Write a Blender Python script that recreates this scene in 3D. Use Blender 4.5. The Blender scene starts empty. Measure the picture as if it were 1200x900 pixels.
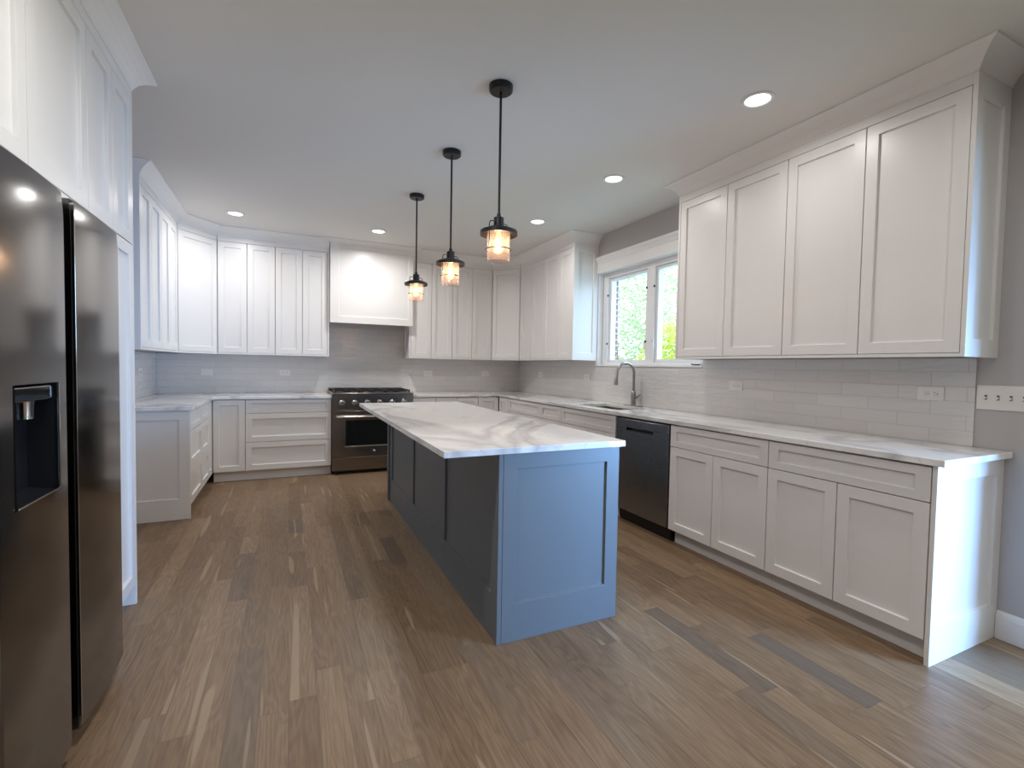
import bpy, bmesh, math, random
from mathutils import Vector, Matrix
random.seed(11)
PI = math.pi
SC = bpy.context.scene
COL = SC.collection

# ------------------------------------------------------------------ camera, world, lights, exposure
PITCH, ROLL, YAW, CAM_H, FPX = 0.0365, 0.0172, -0.4372, 1.2802, 560.4
cd = bpy.data.cameras.new('camera'); cam = bpy.data.objects.new('camera', cd); COL.objects.link(cam)
cd.sensor_fit = 'HORIZONTAL'; cd.sensor_width = 36.0; cd.lens = 36.0*FPX/1200.0; cd.clip_start = 0.05
_f = Vector((-math.sin(YAW)*math.cos(PITCH), math.cos(YAW)*math.cos(PITCH), -math.sin(PITCH)))
_r0 = Vector((math.cos(YAW), math.sin(YAW), 0)); _u0 = _r0.cross(_f)
_r = _r0*math.cos(ROLL) + _u0*math.sin(ROLL); _u = -_r0*math.sin(ROLL) + _u0*math.cos(ROLL)
cam.matrix_world = Matrix(((_r.x, _u.x, -_f.x, 0), (_r.y, _u.y, -_f.y, 0), (_r.z, _u.z, -_f.z, CAM_H), (0, 0, 0, 1)))
SC.camera = cam
SC.view_settings.view_transform = 'Standard'; SC.view_settings.look = 'None'
SC.view_settings.gamma = 1.0; SC.view_settings.use_curve_mapping = False
SC.view_settings.exposure = 0.16
SC.cycles.max_bounces = 10; SC.cycles.diffuse_bounces = 6; SC.cycles.glossy_bounces = 5
SC.cycles.transmission_bounces = 8; SC.cycles.transparent_max_bounces = 16
SC.cycles.sample_clamp_indirect = 6.0; SC.cycles.use_denoising = True
SC.cycles.caustics_reflective = False; SC.cycles.caustics_refractive = False

W = bpy.data.worlds.new('sky'); SC.world = W; W.use_nodes = True
bg = W.node_tree.nodes['Background']; bg.inputs['Color'].default_value = (0.72, 0.87, 1.0, 1); bg.inputs['Strength'].default_value = 4.0

def area(name, loc, direction, sx, sy, power, color, shape='RECTANGLE', spread=PI, parent=None):
    l = bpy.data.lights.new(name, 'AREA'); l.shape = shape; l.size = sx; l.size_y = sy; l.energy = power; l.color = color; l.spread = spread
    o = bpy.data.objects.new(name, l); COL.objects.link(o); o.location = loc
    o.rotation_euler = Vector(direction).to_track_quat('-Z', 'Y').to_euler()
    if parent: o.parent = parent
    return o
# daylight that comes in through the wide patio opening of the right wall (behind the camera) and the sink window
PATIO = area('patio_daylight', (4.05, -0.66, 0.93), (-0.56, 1.0, -0.10), 1.0, 1.5, 62, (0.24, 0.51, 1.0), spread=math.radians(74))
SINKW = area('window_daylight', (3.62, 3.7, 1.9), (-1, 0, -0.15), 1.35, 1.0, 14, (0.30, 0.62, 1.0))
CAN_C = (1.0, 0.97, 0.94)
PEND_W = 10.0

# ------------------------------------------------------------------ materials
def mat(name):
    m = bpy.data.materials.new(name); m.use_nodes = True; nt = m.node_tree
    return m, nt, nt.nodes, nt.links, nt.nodes['Principled BSDF']
def plain(name, col, rough=0.5, metal=0.0, spec=0.5, noise=0.0, nscale=30, bump=0.0, stretch=None):
    m, nt, N, L, b = mat(name)
    b.inputs['Base Color'].default_value = (*col, 1); b.inputs['Roughness'].default_value = rough
    b.inputs['Metallic'].default_value = metal; b.inputs['Specular IOR Level'].default_value = spec
    tc = N.new('ShaderNodeTexCoord'); mp = N.new('ShaderNodeMapping'); L.new(tc.outputs['Object'], mp.inputs[0])
    if stretch: mp.inputs['Scale'].default_value = stretch
    nz = N.new('ShaderNodeTexNoise'); nz.inputs['Scale'].default_value = nscale; nz.inputs['Detail'].default_value = 3; L.new(mp.outputs[0], nz.inputs['Vector'])
    mx = N.new('ShaderNodeMix'); mx.data_type = 'RGBA'
    mx.inputs['A'].default_value = (*[c*(1-noise) for c in col], 1); mx.inputs['B'].default_value = (*[min(1, c*(1+noise)) for c in col], 1)
    L.new(nz.outputs['Fac'], mx.inputs['Factor']); L.new(mx.outputs['Result'], b.inputs['Base Color'])
    if bump:
        bp = N.new('ShaderNodeBump'); bp.inputs['Strength'].default_value = bump; bp.inputs['Distance'].default_value = 0.002
        L.new(nz.outputs['Fac'], bp.inputs['Height']); L.new(bp.outputs[0], b.inputs['Normal'])
    return m
WHITE = plain('white_cabinet_paint', (0.78, 0.77, 0.76), 0.32, noise=0.01, nscale=8)
TRIMW = plain('white_trim_paint', (0.78, 0.77, 0.76), 0.4, noise=0.01, nscale=8)
WALLM = plain('grey_wall_paint', (0.46, 0.445, 0.445), 0.7, noise=0.02, nscale=120, bump=0.08)
CEILM = plain('ceiling_paint', (0.72, 0.705, 0.68), 0.85, noise=0.02, nscale=140, bump=0.08)
BLUE = plain('blue_grey_island_paint', (0.15, 0.172, 0.192), 0.38, noise=0.02, nscale=10)
BLACK = plain('black_metal', (0.012, 0.012, 0.013), 0.4, 0.3, noise=0.1)
DARK = plain('dark_plastic', (0.012, 0.013, 0.016), 0.3, noise=0.1)
DGLASS = plain('dark_oven_glass', (0.006, 0.008, 0.008), 0.06, noise=0.05)
GRATE = plain('cast_iron', (0.012, 0.012, 0.012), 0.55, noise=0.2, bump=0.2)
CHROME = plain('chrome', (0.75, 0.75, 0.76), 0.12, 1.0, noise=0.02)
NICKEL = plain('brushed_nickel', (0.36, 0.35, 0.345), 0.28, 1.0, noise=0.05)
PLATE = plain('outlet_plastic', (0.74, 0.73, 0.71), 0.35, noise=0.01)
SLOT = plain('outlet_slot', (0.05, 0.05, 0.05), 0.6, noise=0.1)
VINYL = plain('window_vinyl', (0.80, 0.80, 0.80), 0.35, noise=0.01)
GROUND = plain('lawn', (0.12, 0.2, 0.05), 0.9, noise=0.4, nscale=4)
BARK = plain('bark', (0.12, 0.085, 0.06), 0.9, noise=0.4, nscale=12, bump=0.5)
def steel(name, col, rough, wav):
    m, nt, N, L, b = mat(name)
    b.inputs['Base Color'].default_value = (*col, 1); b.inputs['Metallic'].default_value = 1.0
    b.inputs['Anisotropic'].default_value = 0.0
    tc = N.new('ShaderNodeTexCoord'); mp = N.new('ShaderNodeMapping'); mp.inputs['Scale'].default_value = (3, 3, 260)
    L.new(tc.outputs['Object'], mp.inputs[0])
    nz = N.new('ShaderNodeTexNoise'); nz.inputs['Scale'].default_value = 3; nz.inputs['Detail'].default_value = 2; L.new(mp.outputs[0], nz.inputs['Vector'])
    mr = N.new('ShaderNodeMapRange'); mr.inputs['To Min'].default_value = rough*0.8; mr.inputs['To Max'].default_value = rough*1.25
    L.new(nz.outputs['Fac'], mr.inputs['Value']); L.new(mr.outputs[0], b.inputs['Roughness'])
    n2 = N.new('ShaderNodeTexNoise'); n2.inputs['Scale'].default_value = 2.2; n2.inputs['Detail'].default_value = 1; L.new(tc.outputs['Object'], n2.inputs['Vector'])
    bp = N.new('ShaderNodeBump'); bp.inputs['Strength'].default_value = wav; bp.inputs['Distance'].default_value = 0.02
    L.new(n2.outputs['Fac'], bp.inputs['Height']); L.new(bp.outputs[0], b.inputs['Normal'])
    return m
STEEL = steel('brushed_stainless_steel', (0.205, 0.204, 0.207), 0.15, 0.3)
STEELD = steel('dark_stainless_steel', (0.30, 0.30, 0.305), 0.28, 0.2)
STEELR = steel('warm_stainless_steel', (0.29, 0.265, 0.25), 0.17, 0.35)

def quartz():
    m, nt, N, L, b = mat('white_veined_quartz')
    tc = N.new('ShaderNodeTexCoord'); mp = N.new('ShaderNodeMapping'); mp.inputs['Scale'].default_value = (1.6, 0.9, 1.6); mp.inputs['Rotation'].default_value = (0, 0, 0.5)
    L.new(tc.outputs['Object'], mp.inputs[0])
    w = N.new('ShaderNodeTexNoise'); w.inputs['Scale'].default_value = 1.6; w.inputs['Detail'].default_value = 5; L.new(mp.outputs[0], w.inputs['Vector'])
    ad = N.new('ShaderNodeMix'); ad.data_type = 'VECTOR'; ad.inputs['Factor'].default_value = 0.25
    L.new(mp.outputs[0], ad.inputs['A']); L.new(w.outputs['Color'], ad.inputs['B'])
    def vein(scale, width, lo):
        n = N.new('ShaderNodeTexNoise'); n.inputs['Scale'].default_value = scale; n.inputs['Detail'].default_value = 3; n.inputs['Distortion'].default_value = 0.6
        L.new(ad.outputs['Result'], n.inputs['Vector'])
        s = N.new('ShaderNodeMath'); s.operation = 'SUBTRACT'; s.inputs[1].default_value = 0.5; L.new(n.outputs['Fac'], s.inputs[0])
        a = N.new('ShaderNodeMath'); a.operation = 'ABSOLUTE'; L.new(s.outputs[0], a.inputs[0])
        r = N.new('ShaderNodeMapRange'); r.inputs['From Max'].default_value = width; r.inputs['To Min'].default_value = lo; r.inputs['To Max'].default_value = 1.0
        L.new(a.outputs[0], r.inputs['Value']); return r
    v1 = vein(1.1, 0.055, 0.5); v2 = vein(3.2, 0.014, 0.82)
    mu = N.new('ShaderNodeMath'); mu.operation = 'MULTIPLY'; L.new(v1.outputs[0], mu.inputs[0]); L.new(v2.outputs[0], mu.inputs[1])
    mx = N.new('ShaderNodeMix'); mx.data_type = 'RGBA'; mx.inputs['A'].default_value = (0.30, 0.29, 0.285, 1); mx.inputs['B'].default_value = (0.86, 0.855, 0.85, 1)
    L.new(mu.outputs[0], mx.inputs['Factor']); L.new(mx.outputs['Result'], b.inputs['Base Color'])
    b.inputs['Roughness'].default_value = 0.06
    return m
QUARTZ = quartz()

def tile(name, axis):
    m, nt, N, L, b = mat(name)
    g = N.new('ShaderNodeNewGeometry'); sp = N.new('ShaderNodeSeparateXYZ'); L.new(g.outputs['Position'], sp.inputs[0])
    cb = N.new('ShaderNodeCombineXYZ'); L.new(sp.outputs[axis], cb.inputs[0])
    ofs = N.new('ShaderNodeMath'); ofs.operation = 'SUBTRACT'; ofs.inputs[1].default_value = 0.914; L.new(sp.outputs['Z'], ofs.inputs[0]); L.new(ofs.outputs[0], cb.inputs[1])
    br = N.new('ShaderNodeTexBrick'); L.new(cb.outputs[0], br.inputs['Vector'])
    br.inputs['Scale'].default_value = 1.0; br.inputs['Brick Width'].default_value = 0.305; br.inputs['Row Height'].default_value = 0.0755
    br.inputs['Mortar Size'].default_value = 0.0013; br.inputs['Mortar Smooth'].default_value = 0.2; br.inputs['Bias'].default_value = 0.0
    br.inputs['Color1'].default_value = (0.66, 0.645, 0.635, 1); br.inputs['Color2'].default_value = (0.62, 0.605, 0.595, 1); br.inputs['Mortar'].default_value = (0.50, 0.485, 0.475, 1)
    L.new(br.outputs['Color'], b.inputs['Base Color']); b.inputs['Roughness'].default_value = 0.05
    mp = N.new('ShaderNodeMapping'); mp.inputs['Scale'].default_value = (7, 25, 1); L.new(cb.outputs[0], mp.inputs[0])
    nz = N.new('ShaderNodeTexNoise'); nz.inputs['Scale'].default_value = 1.0; nz.inputs['Detail'].default_value = 2; L.new(mp.outputs[0], nz.inputs['Vector'])
    b1 = N.new('ShaderNodeBump'); b1.inputs['Strength'].default_value = 0.55; b1.inputs['Distance'].default_value = 0.0105; L.new(nz.outputs['Fac'], b1.inputs['Height'])
    inv = N.new('ShaderNodeMath'); inv.operation = 'SUBTRACT'; inv.inputs[0].default_value = 1.0; L.new(br.outputs['Fac'], inv.inputs[1])
    b2 = N.new('ShaderNodeBump'); b2.inputs['Strength'].default_value = 0.6; b2.inputs['Distance'].default_value = 0.0015
    L.new(inv.outputs[0], b2.inputs['Height']); L.new(b1.outputs[0], b2.inputs['Normal']); L.new(b2.outputs[0], b.inputs['Normal'])
    return m
TILEX = tile('glossy_subway_tile_back', 'X'); TILEY = tile('glossy_subway_tile_side', 'Y')

def brick():
    m, nt, N, L, b = mat('red_brick')
    g = N.new('ShaderNodeNewGeometry'); sp = N.new('ShaderNodeSeparateXYZ'); L.new(g.outputs['Position'], sp.inputs[0])
    ad = N.new('ShaderNodeMath'); L.new(sp.outputs['X'], ad.inputs[0]); L.new(sp.outputs['Y'], ad.inputs[1])
    cb = N.new('ShaderNodeCombineXYZ'); L.new(ad.outputs[0], cb.inputs[0]); L.new(sp.outputs['Z'], cb.inputs[1])
    br = N.new('ShaderNodeTexBrick'); L.new(cb.outputs[0], br.inputs['Vector']); br.inputs['Scale'].default_value = 1
    br.inputs['Brick Width'].default_value = 0.2; br.inputs['Row Height'].default_value = 0.067; br.inputs['Mortar Size'].default_value = 0.008
    br.inputs['Color1'].default_value = (0.25, 0.12, 0.12, 1); br.inputs['Color2'].default_value = (0.18, 0.09, 0.1, 1); br.inputs['Mortar'].default_value = (0.45, 0.42, 0.42, 1)
    L.new(br.outputs['Color'], b.inputs['Base Color']); b.inputs['Roughness'].default_value = 0.9
    return m
BRICK = brick()

def oak():
    m, nt, N, L, b = mat('oak_strip_flooring')
    at = N.new('ShaderNodeAttribute'); at.attribute_name = 'plank'; sp = N.new('ShaderNodeSeparateColor'); L.new(at.outputs['Color'], sp.inputs[0])
    g = N.new('ShaderNodeNewGeometry')
    off = N.new('ShaderNodeCombineXYZ')
    for i, k in enumerate((37.0, 53.0)):
        mm = N.new('ShaderNodeMath'); mm.operation = 'MULTIPLY'; mm.inputs[1].default_value = k; L.new(sp.outputs[1], mm.inputs[0]); L.new(mm.outputs[0], off.inputs[i])
    va = N.new('ShaderNodeVectorMath'); va.operation = 'ADD'; L.new(g.outputs['Position'], va.inputs[0]); L.new(off.outputs[0], va.inputs[1])
    def nz(scale, sc, det=3, dist=0.0, rough=0.55):
        mp = N.new('ShaderNodeMapping'); mp.inputs['Scale'].default_value = sc; L.new(va.outputs[0], mp.inputs[0])
        n = N.new('ShaderNodeTexNoise'); n.inputs['Scale'].default_value = scale; n.inputs['Detail'].default_value = det; n.inputs['Distortion'].default_value = dist
        n.inputs['Roughness'].default_value = rough; L.new(mp.outputs[0], n.inputs['Vector']); return n
    ramp = N.new('ShaderNodeValToRGB'); e = ramp.color_ramp.elements
    e[0].position = 0.0; e[0].color = (0.118, 0.075, 0.045, 1); e[1].position = 1.0; e[1].color = (0.402, 0.295, 0.187, 1)
    for p, c in ((0.25, (0.177, 0.115, 0.069, 1)), (0.5, (0.233, 0.155, 0.093, 1)), (0.75, (0.294, 0.203, 0.124, 1))):
        q = e.new(p); q.color = c
    # cathedral figure: rings of a strongly stretched noise
    f1 = nz(1.0, (10, 1.3, 1), 2, 0.5)
    rg = N.new('ShaderNodeMath'); rg.operation = 'MULTIPLY'; rg.inputs[1].default_value = 70.0; L.new(f1.outputs['Fac'], rg.inputs[0])
    sn = N.new('ShaderNodeMath'); sn.operation = 'SINE'; L.new(rg.outputs[0], sn.inputs[0])
    fine = nz(1.0, (120, 5, 1), 4, 0.3, 0.72); broad = nz(1.0, (14, 1.4, 1), 3)
    t = N.new('ShaderNodeMath'); t.operation = 'MULTIPLY_ADD'; t.inputs[1].default_value = 0.085; L.new(sn.outputs[0], t.inputs[0]); L.new(sp.outputs[0], t.inputs[2])
    t2 = N.new('ShaderNodeMath'); t2.operation = 'MULTIPLY_ADD'; t2.inputs[1].default_value = 0.85; L.new(fine.outputs['Fac'], t2.inputs[0]); L.new(t.outputs[0], t2.inputs[2])
    t3 = N.new('ShaderNodeMath'); t3.operation = 'MULTIPLY_ADD'; t3.inputs[1].default_value = 0.36; L.new(broad.outputs['Fac'], t3.inputs[0]); L.new(t2.outputs[0], t3.inputs[2])
    t4 = N.new('ShaderNodeMath'); t4.operation = 'SUBTRACT'; t4.inputs[1].default_value = 0.63; L.new(t3.outputs[0], t4.inputs[0])
    L.new(t4.outputs[0], ramp.inputs[0])
    # pale sapwood streaks along a few boards
    sap = nz(1.0, (16, 0.8, 1), 1, 0.2)
    sr = N.new('ShaderNodeMapRange'); sr.inputs['From Min'].default_value = 0.675; sr.inputs['From Max'].default_value = 0.695; sr.inputs['To Max'].default_value = 0.7; L.new(sap.outputs['Fac'], sr.inputs['Value'])
    mx = N.new('ShaderNodeMix'); mx.data_type = 'RGBA'; mx.inputs['B'].default_value = (0.381, 0.286, 0.183, 1); L.new(sr.outputs[0], mx.inputs['Factor']); L.new(ramp.outputs[0], mx.inputs['A'])
    # grey boards (third channel)
    gy = N.new('ShaderNodeMix'); gy.data_type = 'RGBA'; gy.inputs['B'].default_value = (0.15, 0.13, 0.11, 1); L.new(sp.outputs[2], gy.inputs['Factor']); L.new(mx.outputs['Result'], gy.inputs['A'])
    L.new(gy.outputs['Result'], b.inputs['Base Color'])
    b.inputs['Roughness'].default_value = 0.38; b.inputs['Specular IOR Level'].default_value = 0.3
    bp = N.new('ShaderNodeBump'); bp.inputs['Strength'].default_value = 0.12; bp.inputs['Distance'].default_value = 0.001; L.new(fine.outputs['Fac'], bp.inputs['Height']); L.new(bp.outputs[0], b.inputs['Normal'])
    return m
OAK = oak()

def thin_glass(name, tint, refl, rough=0.02, seeds=False):
    m, nt, N, L, b = mat(name); N.remove(b); out = N['Material Output']
    tr = N.new('ShaderNodeBsdfTransparent'); tr.inputs['Color'].default_value = (*tint, 1)
    gl = N.new('ShaderNodeBsdfGlossy'); gl.inputs['Roughness'].default_value = rough
    fr = N.new('ShaderNodeFresnel')
    gb = N.new('ShaderNodeNewGeometry'); im = N.new('ShaderNodeMapRange'); im.inputs['To Min'].default_value = 1.45; im.inputs['To Max'].default_value = 1/1.45; L.new(gb.outputs['Backfacing'], im.inputs['Value']); L.new(im.outputs[0], fr.inputs['IOR'])
    mu = N.new('ShaderNodeMath'); mu.operation = 'MULTIPLY'; mu.inputs[1].default_value = refl; L.new(fr.outputs[0], mu.inputs[0])
    mx = N.new('ShaderNodeMixShader'); L.new(mu.outputs[0], mx.inputs[0]); L.new(tr.outputs[0], mx.inputs[1]); L.new(gl.outputs[0], mx.inputs[2])
    res = mx
    tc = N.new('ShaderNodeTexCoord'); vo = N.new('ShaderNodeTexVoronoi'); vo.inputs['Scale'].default_value = 95 if seeds else 3; L.new(tc.outputs['Object'], vo.inputs['Vector'])
    if seeds:
        df = N.new('ShaderNodeBsdfTranslucent'); df.inputs['Color'].default_value = (0.95, 0.86, 0.84, 1)
        r = N.new('ShaderNodeMapRange'); r.inputs['From Min'].default_value = 0.1; r.inputs['From Max'].default_value = 0.32; r.inputs['To Min'].default_value = 0.10; r.inputs['To Max'].default_value = 0.02; L.new(vo.outputs['Distance'], r.inputs['Value'])
        m2 = N.new('ShaderNodeMixShader'); L.new(r.outputs[0], m2.inputs[0]); L.new(mx.outputs[0], m2.inputs[1]); L.new(df.outputs[0], m2.inputs[2]); res = m2
        bp = N.new('ShaderNodeBump'); bp.inputs['Strength'].default_value = 0.3; bp.inputs['Distance'].default_value = 0.003; L.new(vo.outputs['Distance'], bp.inputs['Height']); L.new(bp.outputs[0], gl.inputs['Normal'])
    L.new(res.outputs[0], out.inputs['Surface'])
    return m
WGLASS = thin_glass('window_glass', (0.97, 0.99, 0.985), 1.0)
SEEDED = thin_glass('seeded_amber_glass', (0.98, 0.90, 0.86), 1.4, 0.05, True)

def emit(name, col, s):
    m, nt, N, L, b = mat(name)
    b.inputs['Base Color'].default_value = (*col, 1); b.inputs['Emission Color'].default_value = (*col, 1); b.inputs['Emission Strength'].default_value = s
    return m
def bulb_mat():
    m, nt, N, L, b = mat('glowing_amber_bulb'); N.remove(b)
    tr = N.new('ShaderNodeBsdfTransparent'); tr.inputs['Color'].default_value = (1, .85, .62, 1)
    em = N.new('ShaderNodeEmission'); em.inputs['Color'].default_value = (1.0, 0.60, 0.24, 1); em.inputs['Strength'].default_value = 5.0
    lw = N.new('ShaderNodeLayerWeight'); lw.inputs['Blend'].default_value = 0.35
    mx = N.new('ShaderNodeMixShader'); mr = N.new('ShaderNodeMapRange'); mr.inputs['To Min'].default_value = 0.25; mr.inputs['To Max'].default_value = 0.10
    L.new(lw.outputs['Facing'], mr.inputs['Value']); L.new(mr.outputs[0], mx.inputs[0]); L.new(tr.outputs[0], mx.inputs[1]); L.new(em.outputs[0], mx.inputs[2]); L.new(mx.outputs[0], N['Material Output'].inputs['Surface'])
    return m
BULBG = bulb_mat()
LENS = emit('lit_led_lens', (1.0, 0.98, 0.95), 5.0)
FILA = emit('glowing_filament', (1.0, 0.62, 0.28), 25.0)
def leafm(name, c1, c2):
    m, nt, N, L, b = mat(name)
    g = N.new('ShaderNodeNewGeometry'); mx = N.new('ShaderNodeMix'); mx.data_type = 'RGBA'
    mx.inputs['A'].default_value = (*c1, 1); mx.inputs['B'].default_value = (*c2, 1); L.new(g.outputs['Random Per Island'], mx.inputs['Factor'])
    L.new(mx.outputs['Result'], b.inputs['Base Color']); b.inputs['Roughness'].default_value = 0.6
    tl = N.new('ShaderNodeBsdfTranslucent'); L.new(mx.outputs['Result'], tl.inputs['Color'])
    ms = N.new('ShaderNodeMixShader'); ms.inputs[0].default_value = 0.45; L.new(b.outputs[0], ms.inputs[1]); L.new(tl.outputs[0], ms.inputs[2]); L.new(ms.outputs[0], N['Material Output'].inputs['Surface'])
    return m
LEAF1 = leafm('bright_leaves', (0.42, 0.52, 0.32), (0.70, 0.76, 0.56)); LEAF2 = leafm('yellow_green_leaves', (0.5, 0.6, 0.08), (0.7, 0.75, 0.18))

# ------------------------------------------------------------------ mesh builder
class MB:
    def __init__(s): s.v = []; s.f = []; s.sm = []
    def add(s, vs, fs, smooth=False):
        o = len(s.v); s.v += [tuple(p) for p in vs]; s.f += [tuple(i+o for i in f) for f in fs]; s.sm += [smooth]*len(fs); return s
    def box(s, x0, x1, y0, y1, z0, z1):
        return s.add([(x, y, z) for z in (z0, z1) for y in (y0, y1) for x in (x0, x1)],
                     [(0, 2, 3, 1), (4, 5, 7, 6), (0, 1, 5, 4), (2, 6, 7, 3), (0, 4, 6, 2), (1, 3, 7, 5)])
    def prism(s, pts, z0, z1):                     # pts counter-clockwise in plan
        n = len(pts)
        return s.add([(x, y, z0) for x, y in pts]+[(x, y, z1) for x, y in pts],
                     [tuple(range(n))[::-1], tuple(range(n, 2*n))]+[(i, (i+1) % n, n+(i+1) % n, n+i) for i in range(n)])
    def lathe(s, prof, c=(0, 0, 0), n=32, axis='Z', smooth=True, cap=True):
        vs = []
        for r, h in prof:
            for k in range(n):
                a = 2*PI*k/n; p = (r*math.cos(a), r*math.sin(a), h)
                if axis == 'Y': p = (p[0], p[2], p[1])
                if axis == 'X': p = (p[2], p[0], p[1])
                vs.append((c[0]+p[0], c[1]+p[1], c[2]+p[2]))
        fs = [(j*n+k, j*n+(k+1) % n, (j+1)*n+(k+1) % n, (j+1)*n+k) for j in range(len(prof)-1) for k in range(n)]
        s.add(vs, fs, smooth)
        if cap:
            o = len(s.v)-len(vs)
            for j in (0, len(prof)-1):
                if prof[j][0] > 1e-5: s.f.append(tuple(o+j*n+k for k in range(n))); s.sm.append(False)
        return s
    def tube(s, path, r, n=12, closed=False):
        P = [Vector(p) for p in path]; m = len(P); vs = []; prev = None
        for i in range(m):
            a = P[i-1] if (i > 0 or closed) else P[i]; b = P[(i+1) % m] if (i < m-1 or closed) else P[i]
            t = (b-a).normalized()
            if prev is None: up = Vector((0, 0, 1)) if abs(t.z) < 0.9 else Vector((1, 0, 0)); x = t.cross(up).normalized()
            else: x = (prev-t*prev.dot(t)).normalized()
            prev = x; y = t.cross(x); rr = r[i] if isinstance(r, (list, tuple)) else r
            vs += [P[i]+(x*math.cos(2*PI*k/n)+y*math.sin(2*PI*k/n))*rr for k in range(n)]
        fs = [(j*n+k, j*n+(k+1) % n, ((j+1) % m)*n+(k+1) % n, ((j+1) % m)*n+k) for j in range(m if closed else m-1) for k in range(n)]
        s.add(vs, fs, True)
        if not closed:
            o = len(s.v)-len(vs); s.f += [tuple(o+k for k in range(n))[::-1], tuple(o+(m-1)*n+k for k in range(n))]; s.sm += [False, False]
        return s
    def shaker(s, O, U, D, w, h, t=0.019, ml=0.06, mr=0.06, mb=0.06, mt=0.06, rec=0.013, sl=0.001):
        O = Vector(O); U = Vector(U); D = Vector(D); Z = Vector((0, 0, 1))
        P = lambda u, v, d: O+U*u+Z*v+D*d
        o = [(0, 0), (w, 0), (w, h), (0, h)]; i = [(ml, mb), (w-mr, mb), (w-mr, h-mt), (ml, h-mt)]
        j = [(ml+sl, mb+sl), (w-mr-sl, mb+sl), (w-mr-sl, h-mt-sl), (ml+sl, h-mt-sl)]
        vs = [P(*q, 0) for q in o]+[P(*q, 0) for q in i]+[P(*q, rec) for q in j]+[P(*q, t) for q in o]
        fs = []
        for k in range(4):
            n = (k+1) % 4; fs += [(k, n, 4+n, 4+k), (4+k, 4+n, 8+n, 8+k), (12+k, 12+n, n, k)]
        fs += [(8, 9, 10, 11), (15, 14, 13, 12)]
        return s.add(vs, fs)
    def cells(s, xs, ys, inc, z0, z1, put=lambda a, b, c: (a, b, c)):   # slab made of grid cells, with holes
        idx = {}; vs = []; fs = []
        def vid(i, j, k):
            if (i, j, k) not in idx: idx[(i, j, k)] = len(vs); vs.append(put(xs[i], ys[j], (z0, z1)[k]))
            return idx[(i, j, k)]
        nx, ny = len(xs)-1, len(ys)-1
        on = lambda i, j: 0 <= i < nx and 0 <= j < ny and inc((xs[i]+xs[i+1])/2, (ys[j]+ys[j+1])/2)
        for i in range(nx):
            for j in range(ny):
                if not on(i, j): continue
                fs.append((vid(i, j, 1), vid(i+1, j, 1), vid(i+1, j+1, 1), vid(i, j+1, 1)))
                fs.append((vid(i, j, 0), vid(i, j+1, 0), vid(i+1, j+1, 0), vid(i+1, j, 0)))
                if not on(i-1, j): fs.append((vid(i, j, 0), vid(i, j, 1), vid(i, j+1, 1), vid(i, j+1, 0)))
                if not on(i+1, j): fs.append((vid(i+1, j, 0), vid(i+1, j+1, 0), vid(i+1, j+1, 1), vid(i+1, j, 1)))
                if not on(i, j-1): fs.append((vid(i, j, 0), vid(i+1, j, 0), vid(i+1, j, 1), vid(i, j, 1)))
                if not on(i, j+1): fs.append((vid(i, j+1, 0), vid(i, j+1, 1), vid(i+1, j+1, 1), vid(i+1, j+1, 0)))
        return s.add(vs, fs)
    def sweep(s, path, prof):                      # open plan path; profile (out, z); "out" is left of travel
        P = [Vector(p) for p in path]; m = len(P); nrm = []
        for i in range(m-1):
            d = (P[i+1]-P[i]).normalized(); nrm.append(Vector((-d.y, d.x)))
        vs = []; k = len(prof)
        for i in range(m):
            a = nrm[max(i-1, 0)]; b = nrm[min(i, m-2)]; q = a+b; q = q/(q.dot(a)) if q.length > 1e-6 else a
            vs += [(P[i].x+q.x*o, P[i].y+q.y*o, z) for o, z in prof]
        fs = [(i*k+j, (i+1)*k+j, (i+1)*k+(j+1) % k, i*k+(j+1) % k) for i in range(m-1) for j in range(k)]
        fs += [tuple(range(k)), tuple(range((m-1)*k, m*k))[::-1]]
        return s.add(vs, fs)
    def build(s, name, m, parent=None, bevel=0.0, loc=None, seg=2):
        me = bpy.data.meshes.new(name); me.from_pydata(s.v, [], s.f)
        for p, q in zip(me.polygons, s.sm): p.use_smooth = q
        bm = bmesh.new(); bm.from_mesh(me); bmesh.ops.recalc_face_normals(bm, faces=bm.faces); bm.to_mesh(me); bm.free()
        if any(s.sm): me.set_sharp_from_angle(angle=math.radians(40))
        me.materials.append(m)
        o = bpy.data.objects.new(name, me); COL.objects.link(o)
        if parent: o.parent = parent
        if loc: o.location = loc
        if bevel:
            b = o.modifiers.new('bevel', 'BEVEL'); b.width = bevel; b.segments = seg; b.limit_method = 'ANGLE'; b.angle_limit = math.radians(35); b.harden_normals = False
        return o
def tag(o, label, cat, group=None):
    o['label'] = label; o['category'] = cat
    if group: o['group'] = group
    return o
def thing(name, label, cat, loc, rz=0.0, group=None):
    o = bpy.data.objects.new(name, None); COL.objects.link(o); o.location = loc; o.rotation_euler = (0, 0, rz); o.empty_display_size = 0.1
    return tag(o, label, cat, group)
def struct(o): o['kind'] = 'structure'; return o

# ------------------------------------------------------------------ setting
XL, XR, YB, YF, H = -1.33, 3.135, 6.454, -4.0, 2.745
XW = XR
def wallplate(x0, x1):       # maps (y, z, depth) to a slab parallel to the side walls
    return lambda a, b, c: (c, a, b)
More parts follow.
